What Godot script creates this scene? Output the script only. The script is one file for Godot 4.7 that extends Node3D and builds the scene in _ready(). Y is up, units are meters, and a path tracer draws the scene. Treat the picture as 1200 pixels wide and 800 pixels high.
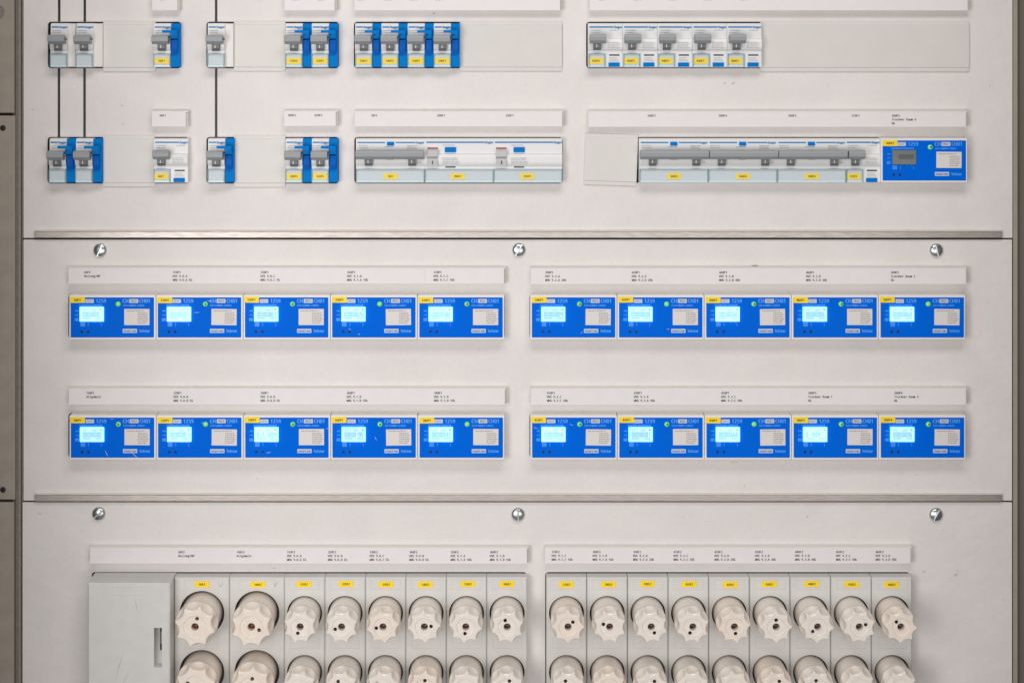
extends Node3D
# A switchboard seen from the front. All measures in metres; the cover sheets' front face is the plane z = 0.
const S := 0.000861            # metres on the cover plane for one pixel of the 1200 x 800 photograph
const D := 1.6                 # camera to cover plane
const EX := 585.0              # foot of the camera's axis on the cover plane, in photograph pixels
const EY := 30.0
const Y0 := 1.3                # height of the picture's centre above the floor
const MM := 0.001
const BACK := -0.032           # mounting plate behind the covers

var M := {}
var cache := {}
var used := {}
var rng := RandomNumberGenerator.new()
var sans: SystemFont
var mono: SystemFont
var bold: SystemFont
const ORD := ["first", "second", "third", "fourth", "fifth", "sixth", "seventh", "eighth", "ninth", "tenth"]

# ---------------------------------------------------------------- places
func px(x: float, h := 0.0) -> float:      # photograph column, at the height h in front of the covers
	return (EX - 600.0) * S + (x - EX) * S * (D - h) / D
func py(y: float, h := 0.0) -> float:
	return Y0 + (400.0 - EY) * S - (y - EY) * S * (D - h) / D
func len_at(p: float, h := 0.0) -> float:
	return p * S * (D - h) / D

# ---------------------------------------------------------------- nodes
func numbered(n: String) -> String:
	if not used.has(n):
		used[n] = 0
		return n
	used[n] += 1
	return "%s_%03d" % [n, used[n]]
func thing(called: String, label: String, category: String, at: Vector3, group := "") -> Node3D:
	var o := Node3D.new()
	o.name = numbered(called)
	add_child(o)
	o.position = at
	o.set_meta("label", label)
	o.set_meta("category", category)
	if group != "":
		o.set_meta("group", group)
	return o
func part(parent: Node3D, called: String, mesh: Mesh, material: Material, at := Vector3.ZERO) -> MeshInstance3D:
	var o := MeshInstance3D.new()
	o.name = called
	o.mesh = mesh
	o.material_override = material
	o.position = at
	o.cast_shadow = GeometryInstance3D.SHADOW_CASTING_SETTING_ON
	parent.add_child(o, true)
	return o

# ---------------------------------------------------------------- materials
func lin(c: Array) -> Color:
	return Color(c[0] / 255.0, c[1] / 255.0, c[2] / 255.0)
func mat(called: String, c: Array, rough := 0.5, metal := 0.0) -> StandardMaterial3D:
	var m := StandardMaterial3D.new()
	m.resource_name = called
	m.albedo_color = lin(c)
	m.roughness = rough
	m.metallic = metal
	M[called] = m
	return m
func noise_tex(freq: float, size := 256, normal := false, lo := 0.9, strength := 1.0, sd := 1, octaves := 4) -> NoiseTexture2D:
	var n := FastNoiseLite.new()
	n.seed = sd
	n.noise_type = FastNoiseLite.TYPE_SIMPLEX_SMOOTH
	n.frequency = freq
	n.fractal_octaves = octaves
	var t := NoiseTexture2D.new()
	t.width = size
	t.height = size
	t.seamless = true
	t.noise = n
	if normal:
		t.as_normal_map = true
		t.bump_strength = strength
	else:
		var g := Gradient.new()
		g.set_color(0, Color(lo, lo, lo))
		g.set_color(1, Color.WHITE)
		t.color_ramp = g
	return t
func triplanar(m: StandardMaterial3D, per_metre: Vector3) -> void:
	m.uv1_triplanar = true
	m.uv1_world_triplanar = true
	m.uv1_scale = per_metre
func sheet_image() -> Image:
	# the paint of the cover sheets, one texel for each pixel of the photograph: mottling, scuffs, specks of dirt
	var im := Image.create(1200, 800, false, Image.FORMAT_RGB8)
	var fine := FastNoiseLite.new()
	fine.seed = 5
	fine.frequency = 0.16
	var wide := FastNoiseLite.new()
	wide.seed = 9
	wide.frequency = 0.011
	for y in 800:
		for x in 1200:
			var v := 1.0 + 0.012 * fine.get_noise_2d(x, y * 0.55) + 0.018 * wide.get_noise_2d(x, y)
			var w := 0.004 * wide.get_noise_2d(x + 3000, y)
			im.set_pixel(x, y, Color(0.888 * v + w, 0.868 * v, 0.856 * v - w))
	var r := RandomNumberGenerator.new()
	r.seed = 21
	var marks := [[884, 311, 5, 1.2, 0.05, [120, 92, 62]], [154, 470, 4, 1.6, 0.2, [205, 180, 140]], [72, 283, 4, 1, -0.1, [222, 205, 185]], [859, 97, 3, 0.9, 0.6, [170, 162, 155]], [849, 97, 1.6, 1, 0, [165, 158, 150]], [142, 123, 1.5, 1, 0, [190, 165, 145]], [143, 145, 3, 0.7, -0.6, [195, 182, 170]], [86, 101, 2.5, 1.4, 0.1, [240, 238, 236]], [508, 15, 1.6, 1.1, 0, [150, 140, 132]], [427, 93, 4, 0.8, -0.2, [232, 222, 206]], [616, 99, 2, 0.6, 1.2, [200, 190, 180]], [497, 127, 4, 0.8, -0.3, [222, 206, 175]], [37, 128, 2, 0.7, 0.1, [172, 160, 148]], [320, 665, 3, 0.8, 0.1, [206, 178, 140]], [250, 640, 5, 0.7, 0.05, [190, 160, 130]], [1083, 669, 3, 0.7, 0.5, [178, 170, 164]], [1120, 673, 3, 1.1, 0.4, [184, 177, 171]], [1122, 668, 2, 0.6, 0.9, [180, 172, 166]], [946, 605, 1.3, 1.1, 0, [168, 160, 152]], [1072, 312, 1.6, 0.9, 0, [150, 120, 90]], [45, 601, 2.5, 1, 0.2, [196, 176, 155]], [800, 604, 1.2, 0.9, 0, [190, 184, 178]], [300, 560, 1.2, 0.8, 0, [186, 178, 170]], [640, 430, 1.3, 0.7, 0.8, [192, 184, 178]], [1160, 100, 3, 0.6, -1.3, [186, 178, 172]], [860, 541, 5, 0.8, 0.05, [205, 196, 186]]]
	for i in 46:
		marks.append([r.randf_range(30, 1185), r.randf_range(5, 795), r.randf_range(0.6, 2.0), r.randf_range(0.4, 0.8), r.randf_range(-1.5, 1.5), [190 + r.randi() % 20, 180 + r.randi() % 20, 172 + r.randi() % 20]])
	for k in marks:
		var c := lin(k[5])
		var ca := cos(k[4])
		var sa := sin(k[4])
		for dy in range(-8, 9):
			for dx in range(-8, 9):
				var u: float = (dx * ca - dy * sa) / k[2]
				var w2: float = (dx * sa + dy * ca) / k[3]
				var d := u * u + w2 * w2 + 0.5 * fine.get_noise_2d(k[0] * 7 + dx * 3, k[1] + dy * 3)
				if d < 1.0:
					var X := clampi(int(k[0]) + dx, 0, 1199)
					var Y := clampi(int(k[1]) + dy, 0, 799)
					im.set_pixel(X, Y, im.get_pixel(X, Y).lerp(c, minf(0.75, 1.3 * (1.0 - d))))
	return im
func materials() -> void:
	var p := mat("sheet_paint", [255, 255, 255], 0.55)
	p.metallic_specular = 0.35
	p.albedo_texture = ImageTexture.create_from_image(sheet_image())
	triplanar(p, Vector3(1.0 / (1200 * S), 1.0 / (800 * S), 1.0 / (1200 * S)))
	p.uv1_offset = Vector3(0.5, 0.5 - Y0 / (800 * S), 0.0)
	p.normal_enabled = true
	p.normal_texture = noise_tex(0.05, 512, true, 0.0, 3.0, 3)
	p.normal_scale = 0.12
	var q := mat("post_paint", [152, 144, 135], 0.5)
	q.albedo_texture = noise_tex(0.06, 256, false, 0.86, 1, 12)
	triplanar(q, Vector3(9, 9, 9))
	var q2 := mat("side_sheet", [168, 158, 146], 0.5)
	q2.albedo_texture = noise_tex(0.04, 256, false, 0.93, 1, 14)
	triplanar(q2, Vector3(5, 5, 5))
	mat("unseen_door_paint", [112, 106, 99], 0.6)
	mat("post_dark", [110, 101, 93], 0.6)
	mat("inside", [132, 130, 126], 0.8)
	var a := mat("aluminium", [206, 197, 190], 0.34, 0.85)
	a.albedo_texture = noise_tex(0.05, 512, false, 0.80, 1, 31)
	a.roughness_texture = noise_tex(0.04, 512, false, 0.6, 1, 33)
	a.roughness_texture_channel = BaseMaterial3D.TEXTURE_CHANNEL_RED
	a.roughness = 0.55
	triplanar(a, Vector3(2.2, 60, 60))
	mat("chrome", [196, 202, 204], 0.3, 1.0)
	mat("black_line", [26, 24, 30], 0.45)
	mat("strip_plastic", [226, 222, 217], 0.4)
	mat("strip_end", [196, 190, 180], 0.4)
	var pp := mat("paper", [234, 229, 230], 0.65)
	pp.albedo_texture = noise_tex(0.03, 256, false, 0.985, 1, 41)
	triplanar(pp, Vector3(8, 8, 8))
	mat("ink", [34, 31, 34], 0.7)
	mat("ink_soft", [128, 122, 122], 0.7)
	var bp := mat("blank_plastic", [219, 215, 211], 0.42)
	bp.albedo_texture = noise_tex(0.02, 256, false, 0.985, 1, 43)
	triplanar(bp, Vector3(7, 7, 7))
	mat("device_white", [228, 228, 228], 0.36)
	mat("device_ridge", [226, 222, 218], 0.36)
	mat("handle_grey", [146, 150, 153], 0.4)
	mat("stem_grey", [104, 107, 109], 0.4)
	mat("rocker_grey", [188, 188, 188], 0.4)
	mat("mark_white", [236, 236, 236], 0.5)
	mat("brand_blue", [24, 128, 190], 0.4)
	mat("button_blue", [0, 122, 206], 0.45).metallic_specular = 0.15
	mat("aux_blue", [0, 122, 204], 0.5).metallic_specular = 0.15
	mat("aux_dark", [0, 92, 186], 0.5).metallic_specular = 0.25
	mat("print_grey", [176, 176, 178], 0.6)
	mat("black", [38, 34, 32], 0.5)
	mat("red_brown", [168, 92, 92], 0.5)
	mat("window_back", [206, 212, 216], 0.5)
	mat("window_edge", [140, 176, 182], 0.25)
	mat("window_lip", [204, 226, 233], 0.22)
	var g := mat("pane", [225, 240, 244], 0.25)
	g.transparency = BaseMaterial3D.TRANSPARENCY_ALPHA
	g.albedo_color.a = 0.02
	g.metallic_specular = 0.15
	mat("yellow", [253, 218, 16], 0.5)
	mat("meter_white", [232, 230, 226], 0.34)
	var mb := mat("meter_blue", [0, 103, 222], 0.35)
	mb.metallic_specular = 0.1
	mat("meter_print", [84, 165, 246], 0.4)
	mat("meter_symbol", [44, 134, 236], 0.4)
	mat("meter_pill", [196, 204, 212], 0.45)
	mat("meter_sticker", [222, 217, 214], 0.55)
	mat("meter_lcd_off", [98, 106, 104], 0.15)
	mat("lcd_off_ink", [74, 82, 80], 0.2)
	mat("port", [14, 22, 46], 0.3)
	var l := mat("led_green", [140, 200, 120], 0.08)
	l.emission_enabled = true
	l.emission = Color(0.25, 0.80, 0.14)
	l.emission_energy_multiplier = 0.4
	var bl := mat("lcd_glow", [150, 220, 255], 0.3)
	bl.emission_enabled = true
	bl.emission = Color(0.35, 0.85, 1.0)
	bl.emission_energy_multiplier = 4.0
	var cp := mat("porcelain", [246, 237, 227], 0.2)
	cp.albedo_texture = noise_tex(0.05, 256, false, 0.95, 1, 51)
	triplanar(cp, Vector3(9, 9, 9))
	cp.clearcoat_enabled = true
	cp.clearcoat = 0.35
	cp.clearcoat_roughness = 0.12
	var cp2 := mat("porcelain_warm", [246, 233, 220], 0.22)
	cp2.albedo_texture = cp.albedo_texture
	triplanar(cp2, Vector3(8, 8, 8))
	cp2.clearcoat_enabled = true
	cp2.clearcoat = 0.35
	cp2.clearcoat_roughness = 0.12
	mat("fuse_end", [92, 74, 64], 0.3, 0.3)
	mat("fuse_end_red", [112, 66, 50], 0.3, 0.2)
	var fh := mat("fuse_cover", [217, 216, 212], 0.42)
	fh.albedo_texture = noise_tex(0.03, 256, false, 0.965, 1, 61)
	triplanar(fh, Vector3(6, 6, 6))
	mat("emboss", [215, 211, 206], 0.45)
	mat("pencil", [150, 148, 146], 0.6)
	mat("brass", [170, 168, 160], 0.3, 0.8)

# ---------------------------------------------------------------- shapes
class Mb:
	var st := SurfaceTool.new()
	func _init() -> void:
		st.begin(Mesh.PRIMITIVE_TRIANGLES)
	func tri(a: Vector3, b: Vector3, c: Vector3, g := -1) -> void:   # counter-clockwise seen from outside
		st.set_smooth_group(g)
		st.add_vertex(a)
		st.set_smooth_group(g)
		st.add_vertex(c)
		st.set_smooth_group(g)
		st.add_vertex(b)
	func quad(a: Vector3, b: Vector3, c: Vector3, d: Vector3, g := -1) -> void:
		tri(a, b, c, g)
		tri(a, c, d, g)
	func loft(p: PackedVector3Array, q: PackedVector3Array, g := -1) -> void:   # p below q, both counter-clockwise seen from +z
		for i in p.size():
			var j := (i + 1) % p.size()
			quad(p[i], p[j], q[j], q[i], g)
	func fan(p: PackedVector3Array, g := -1) -> void:
		for i in range(1, p.size() - 1):
			tri(p[0], p[i], p[i + 1], g)
	func done() -> ArrayMesh:
		st.generate_normals()
		return st.commit()

func rr(w: float, h: float, r: float, z: float, seg := 4) -> PackedVector3Array:   # rounded rectangle, counter-clockwise
	var out := PackedVector3Array()
	r = clampf(r, 0.00002, minf(w, h) * 0.499)
	for c in 4:
		var cx: float = (w / 2 - r) * [1, -1, -1, 1][c]
		var cy: float = (h / 2 - r) * [1, 1, -1, -1][c]
		for k in seg + 1:
			var a := (c + float(k) / seg) * PI / 2
			out.append(Vector3(cx + r * cos(a), cy + r * sin(a), z))
	return out
# a slab standing on z0 and reaching to z1, with rounded corners and a chamfered front edge
func slab(w: float, h: float, z0: float, z1: float, r := 0.0003, b := 0.0003, seg := 3) -> ArrayMesh:
	var key := "slab%.5f %.5f %.5f %.5f %.5f %.5f" % [w, h, z0, z1, r, b]
	if cache.has(key):
		return cache[key]
	var m := Mb.new()
	b = minf(b, (z1 - z0) * 0.6)
	var p0 := rr(w, h, r, z0, seg)
	var p1 := rr(w, h, r, z1 - b, seg)
	var p2 := rr(w - 2 * b, h - 2 * b, maxf(r - b, 0.00003), z1, seg)
	m.loft(p0, p1)
	m.loft(p1, p2)
	m.fan(p2)
	p0.reverse()
	m.fan(p0)
	cache[key] = m.done()
	return cache[key]
# side profile (z, y), clockwise or not, run along x from x0 to x1
func run_x(key: String, prof: Array, x0: float, x1: float, chamfer := 0.0) -> ArrayMesh:
	if cache.has(key):
		return cache[key]
	var pts := PackedVector2Array()
	for p in prof:
		pts.append(Vector2(p[0], p[1]) * MM)
	if Geometry2D.is_polygon_clockwise(pts):
		pts.reverse()
	var m := Mb.new()
	var n := pts.size()
	var inner := pts
	if chamfer > 0.0:
		var c := Vector2.ZERO
		for p in pts:
			c += p / n
		inner = PackedVector2Array()
		for p in pts:
			inner.append(p - (p - c).normalized() * chamfer)
	for i in n:
		var j := (i + 1) % n
		var a := pts[i]
		var b := pts[j]
		m.quad(Vector3(x0 + chamfer, a.y, a.x), Vector3(x0 + chamfer, b.y, b.x), Vector3(x1 - chamfer, b.y, b.x), Vector3(x1 - chamfer, a.y, a.x))
		if chamfer > 0.0:
			var ai := inner[i]
			var bi := inner[j]
			m.quad(Vector3(x0, ai.y, ai.x), Vector3(x0, bi.y, bi.x), Vector3(x0 + chamfer, b.y, b.x), Vector3(x0 + chamfer, a.y, a.x))
			m.quad(Vector3(x1 - chamfer, a.y, a.x), Vector3(x1 - chamfer, b.y, b.x), Vector3(x1, bi.y, bi.x), Vector3(x1, ai.y, ai.x))
	var t := Geometry2D.triangulate_polygon(inner)
	for i in range(0, t.size(), 3):
		var a := inner[t[i]]
		var b := inner[t[i + 1]]
		var c := inner[t[i + 2]]
		if (b - a).cross(c - a) < 0:
			var s := b
			b = c
			c = s
		m.tri(Vector3(x0, a.y, a.x), Vector3(x0, b.y, b.x), Vector3(x0, c.y, c.x))
		m.tri(Vector3(x1, a.y, a.x), Vector3(x1, c.y, c.x), Vector3(x1, b.y, b.x))
	cache[key] = m.done()
	return cache[key]
func lathe(key: String, runs: Array, seg := 24) -> ArrayMesh:    # runs of (radius, z) in mm from the outside in; each run is smooth, corners between runs stay sharp
	if cache.has(key):
		return cache[key]
	var m := Mb.new()
	var g := 1
	for run in runs:
		for k in run.size() - 1:
			for i in seg:
				var a := TAU * i / seg
				var b := TAU * (i + 1) / seg
				var r0: float = run[k][0] * MM
				var r1: float = run[k + 1][0] * MM
				var z0: float = run[k][1] * MM
				var z1: float = run[k + 1][1] * MM
				var p := Vector3(r0 * cos(a), r0 * sin(a), z0)
				var q := Vector3(r0 * cos(b), r0 * sin(b), z0)
				var s := Vector3(r1 * cos(b), r1 * sin(b), z1)
				var t := Vector3(r1 * cos(a), r1 * sin(a), z1)
				if r1 > 1e-7:
					m.tri(p, s, t, g)
				if r0 > 1e-7:
					m.tri(p, q, s, g)
		g += 1
	cache[key] = m.done()
	return cache[key]
func text(parent: Node3D, s: String, cap: float, at: Vector3, material: Material, font: Font = null, centred := false, stretch := 1.0, called := "printed_text") -> MeshInstance3D:
	var f: Font = font if font else sans
	var key := "text%s%.5f%s%s" % [s, cap, f.get_instance_id(), centred]
	if not cache.has(key):
		var t := TextMesh.new()
		t.text = s
		t.font = f
		t.font_size = 24
		t.depth = 0.0
		t.curve_step = 2.0
		t.pixel_size = cap / (0.714 * 24)
		t.horizontal_alignment = HORIZONTAL_ALIGNMENT_CENTER if centred else HORIZONTAL_ALIGNMENT_LEFT
		t.vertical_alignment = VERTICAL_ALIGNMENT_CENTER
		# struck three times, a hair apart, so that the strokes are as heavy as the printed ones
		var st := SurfaceTool.new()
		for k in 3:
			st.append_from(t, 0, Transform3D(Basis(), Vector3((k - 1) * 0.055 * cap, 0, k * 0.000004)))
		cache[key] = st.commit()
	var o := part(parent, called, cache[key], material, at)
	o.scale.x = stretch
	return o

# ---------------------------------------------------------------- the covers, posts and plates
func outline(x0: float, y0: float, x1: float, y1: float, r: float) -> PackedVector2Array:    # photograph pixels on the cover plane
	var out := PackedVector2Array()
	for p in rr(absf(x1 - x0) * S, absf(y1 - y0) * S, r * S, 0, 5):
		out.append(Vector2(p.x + px((x0 + x1) / 2), p.y + py((y0 + y1) / 2)))
	return out
func sheet(parent: Node3D, called: String, box: Array, holes: Array, thick: float, material: Material) -> void:
	var c := CSGPolygon3D.new()
	c.name = called
	c.polygon = outline(box[0], box[1], box[2], box[3], 1.0)
	c.depth = thick
	c.material = material
	c.position.z = -thick
	# CSGPolygon3D grows towards -z in its own axes or +z; keep the front face on z = 0
	for h in holes:
		var k := CSGPolygon3D.new()
		k.name = "opening"
		k.operation = CSGShape3D.OPERATION_SUBTRACTION
		k.polygon = outline(h[0], h[1], h[2], h[3], h[4])
		k.depth = thick * 3
		k.position.z = thick
		k.material = material
		c.add_child(k, true)
	parent.add_child(c, true)
	c.position.z = 0.0
	c.set_meta("front", 0.0)

func screw_mesh() -> ArrayMesh:
	if cache.has("screw"):
		return cache["screw"]
	var m := Mb.new()
	var R := 6.6 * MM
	var wslot := 0.6 * MM
	var rows := [[6.6, 0.0], [6.7, 0.9], [6.5, 1.7], [5.9, 2.5], [5.0, 3.1], [3.8, 3.55], [2.5, 3.85], [1.2, 4.0], [0.0, 4.05]]
	for side in 2:
		var flip := Basis(Vector3(0, 0, 1), PI * side)
		for k in rows.size() - 1:
			for i in 24:
				var q := []
				for e in [[k, i], [k, i + 1], [k + 1, i + 1], [k + 1, i]]:
					var a: float = -PI / 2 + PI * e[1] / 24.0
					var r: float = rows[e[0]][0] * MM
					q.append(flip * Vector3(maxf(r * cos(a), wslot), r * sin(a), rows[e[0]][1] * MM))
				m.tri(q[0], q[1], q[2], 1)
				m.tri(q[0], q[2], q[3], 1)
		# slot wall
		for k in rows.size() - 1:
			var ra: float = rows[k][0] * MM
			var rb: float = rows[k + 1][0] * MM
			var za: float = rows[k][1] * MM
			var zb: float = rows[k + 1][1] * MM
			m.quad(flip * Vector3(wslot, -ra, za), flip * Vector3(wslot, -rb, zb), flip * Vector3(wslot, rb, zb), flip * Vector3(wslot, ra, za))
	m.quad(Vector3(-wslot, -R, 0.0022), Vector3(wslot, -R, 0.0022), Vector3(wslot, R, 0.0022), Vector3(-wslot, R, 0.0022))
	cache["screw"] = m.done()
	return cache["screw"]

func structure_of_cabinet() -> void:
	var plate := part(self, "mounting_plate", slab(1.12, 0.78, BACK - 0.004, BACK), M.inside, Vector3(px(600), py(415), 0))
	plate.set_meta("kind", "structure")
	plate.set_meta("label", "dark mounting plate seen through the gaps behind the cover panels")
	var y_mid := py(415)
	var post := Node3D.new()
	post.name = "cabinet_post"
	add_child(post)
	post.set_meta("kind", "structure")
	post.set_meta("label", "grey grooved cabinet post along the covers' edge beside the narrow side panels")
	var hh := 0.78
	part(post, "back_web", slab(len_at(16), hh, BACK, -0.006), M.post_dark, Vector3(px(20), y_mid, 0))
	part(post, "rib", slab(len_at(3.4), hh, -0.0062, -0.002), M.post_paint, Vector3(px(21.6), y_mid, 0))
	part(post, "rib", slab(len_at(2.0), hh, -0.0062, -0.0035), M.post_paint, Vector3(px(18.2), y_mid, 0))
	part(post, "rib", slab(len_at(1.2), hh, -0.0062, -0.001), M.post_paint, Vector3(px(25.2), y_mid, 0))
	var post2 := Node3D.new()
	post2.name = "cabinet_post_001"
	used["cabinet_post"] = 1
	add_child(post2)
	post2.set_meta("kind", "structure")
	post2.set_meta("label", "grey cabinet post with dark speckled outer face along the covers' other edge")
	part(post2, "inner_strip", slab(len_at(5.2), hh, BACK, -0.0005), M.side_sheet, Vector3(px(1190.8), y_mid, 0))
	part(post2, "outer_face", slab(len_at(36), hh, BACK, -0.006), M.post_dark, Vector3(px(1211.6), y_mid, 0))
	# unseen doors at both sides, placed out of view to darken the cover edges
	for k in 2:
		var door := part(self, "unseen_cabinet_door" if k == 0 else "unseen_cabinet_door_001", slab(0.018, 1.5, -0.01, 0.45 if k == 0 else 0.45, 0.002, 0.002), M.unseen_door_paint, Vector3(px(-17) if k == 0 else px(1232), Y0, 0))
		door.set_meta("label", "unseen grey cabinet door beside the next cabinet, out of view, darkening the cover edge" if k == 0 else "unseen grey cabinet door beside the dark speckled post, out of view, darkening the cover edge")
		door.set_meta("category", "unseen cabinet door")
		door.set_meta("group", "unseen cabinet doors")
	# the narrow slice of the next cabinet
	var spans := [[-60.0, 132.5, "upper"], [135.5, 586.0, "middle"], [589.0, 860.0, "lower"]]
	for i in 3:
		var sp: Array = spans[i]
		var y: float = (sp[0] + sp[1]) / 2
		var t := thing("side_panel", ["beige-grey side panel of the next cabinet, above the upper gap", "beige-grey side panel of the next cabinet with black discs painted as round holes, between the gaps", "beige-grey side panel of the next cabinet, below the lower gap"][i], "side panel", Vector3(px(-13), py(y), 0), "side panels of the next cabinet")
		var edge: float = [15.5, 16.6, 15.2][i]
		var w := len_at(edge + 42)
		part(t, "sheet", slab(w, len_at(sp[1] - sp[0]), -0.010, -0.001, 0.0008, 0.0009), M.side_sheet, Vector3(px(edge) - w / 2 - t.position.x, 0, 0))
		if i == 0:
			part(t, "lock_ring", lathe("ring", [[[7.5, 0], [7.5, 0.6], [6.4, 1.0], [5.6, 0.6], [5.6, 0.0]], [[5.6, 0.2], [0, 0.3]]]), M.post_paint, Vector3(px(-4) - t.position.x, py(13) - t.position.y, -0.001))
		if i == 1:
			for yy in [150.0, 574.0]:
				part(t, "black_hole_disc", lathe("hole_disc", [[[2.9, -0.6], [2.9, 0.3], [2.4, 0.5], [0, 0.4]]], 20), M.black_line, Vector3(px(2.6) - t.position.x, py(yy) - t.position.y, -0.001))  # black disc stands in for the dark inside of a hole

func covers() -> void:
	var g := "cover panels of the switchboard"
	var t := thing("cover_panel", "light grey steel cover panel with two rows of breaker openings and black vertical lines", "cover panel", Vector3.ZERO, g)
	sheet(t, "sheet", [27, -60, 1187, 278.6], [[55.5, 25.5, 212, 80, 4], [241.5, 25.5, 397, 80, 4], [414.5, 25.5, 659, 80, 4], [687, 25.5, 1136, 80, 4], [55, 160.5, 221, 215, 4], [241.5, 160.5, 397, 215, 4], [415, 160.5, 659.5, 215, 4], [692, 160.5, 1133.5, 214, 4]], 0.002, M.sheet_paint)
	for l in [[69, -60, 25.5], [99, -60, 25.5], [253, -60, 25.5], [68.7, 80, 160.5], [98.7, 80, 160.5], [253, 80, 160.5]]:
		part(t, "black_line", slab(len_at(2.7), len_at(l[2] - l[1] - 0.4), 0.0, 0.0007, 0.0002, 0.0002), M.black_line, Vector3(px(l[0]), py((l[1] + l[2]) / 2), 0.00005))
	t = thing("cover_panel", "light grey steel cover panel holding the two rows of blue meters", "cover panel", Vector3.ZERO, g)
	sheet(t, "sheet", [27, 280.6, 1186.5, 586.4], [[79.5, 344.2, 591.5, 396, 4], [620.5, 344.2, 1130, 396, 4], [79.5, 484, 591.5, 536, 4], [620.5, 484, 1130, 536, 4]], 0.002, M.sheet_paint)
	for s in [[117, 293, -24], [608, 292.5, -32], [1097.5, 293, 12]]:
		var o := part(t, "screw", screw_mesh(), M.chrome, Vector3(px(s[0]), py(s[1]), 0.0001))
		o.rotation_degrees.z = s[2]
	t = thing("cover_panel", "light grey steel cover panel surrounding the cream fuse caps", "cover panel", Vector3.ZERO, g)
	sheet(t, "sheet", [26, 588.4, 1186.5, 862], [[107, 670, 617.5, 845, 4], [639, 670, 1066.5, 845, 4]], 0.002, M.sheet_paint)
	for s in [[115.5, 601.5, -48], [607, 602.5, 4], [1097, 602.5, -30]]:
		var o := part(t, "screw", screw_mesh(), M.chrome, Vector3(px(s[0]), py(s[1]), 0.0001))
		o.rotation_degrees.z = s[2]
	for r in [[274.9, "brushed aluminium strip above the upper row of meters"], [583.6, "brushed aluminium strip between the meters and the fuse caps"]]:
		var h := 0.0034
		var o := thing("aluminium_strip", r[1], "metal strip", Vector3(px(607.5, h), py(r[0], h), 0), "aluminium strips between the covers")
		var bar := part(o, "bar", slab(len_at(1135, h), len_at(7.6, h), 0.0002, h, 0.0002, 0.0005), M.aluminium)
		part(o, "lip", slab(len_at(1135, 0.0024), len_at(0.9, 0.0024), 0.0002, 0.0024, 0.0001, 0.0002), M.strip_plastic, Vector3(0, len_at(4.35, h), 0))

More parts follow.
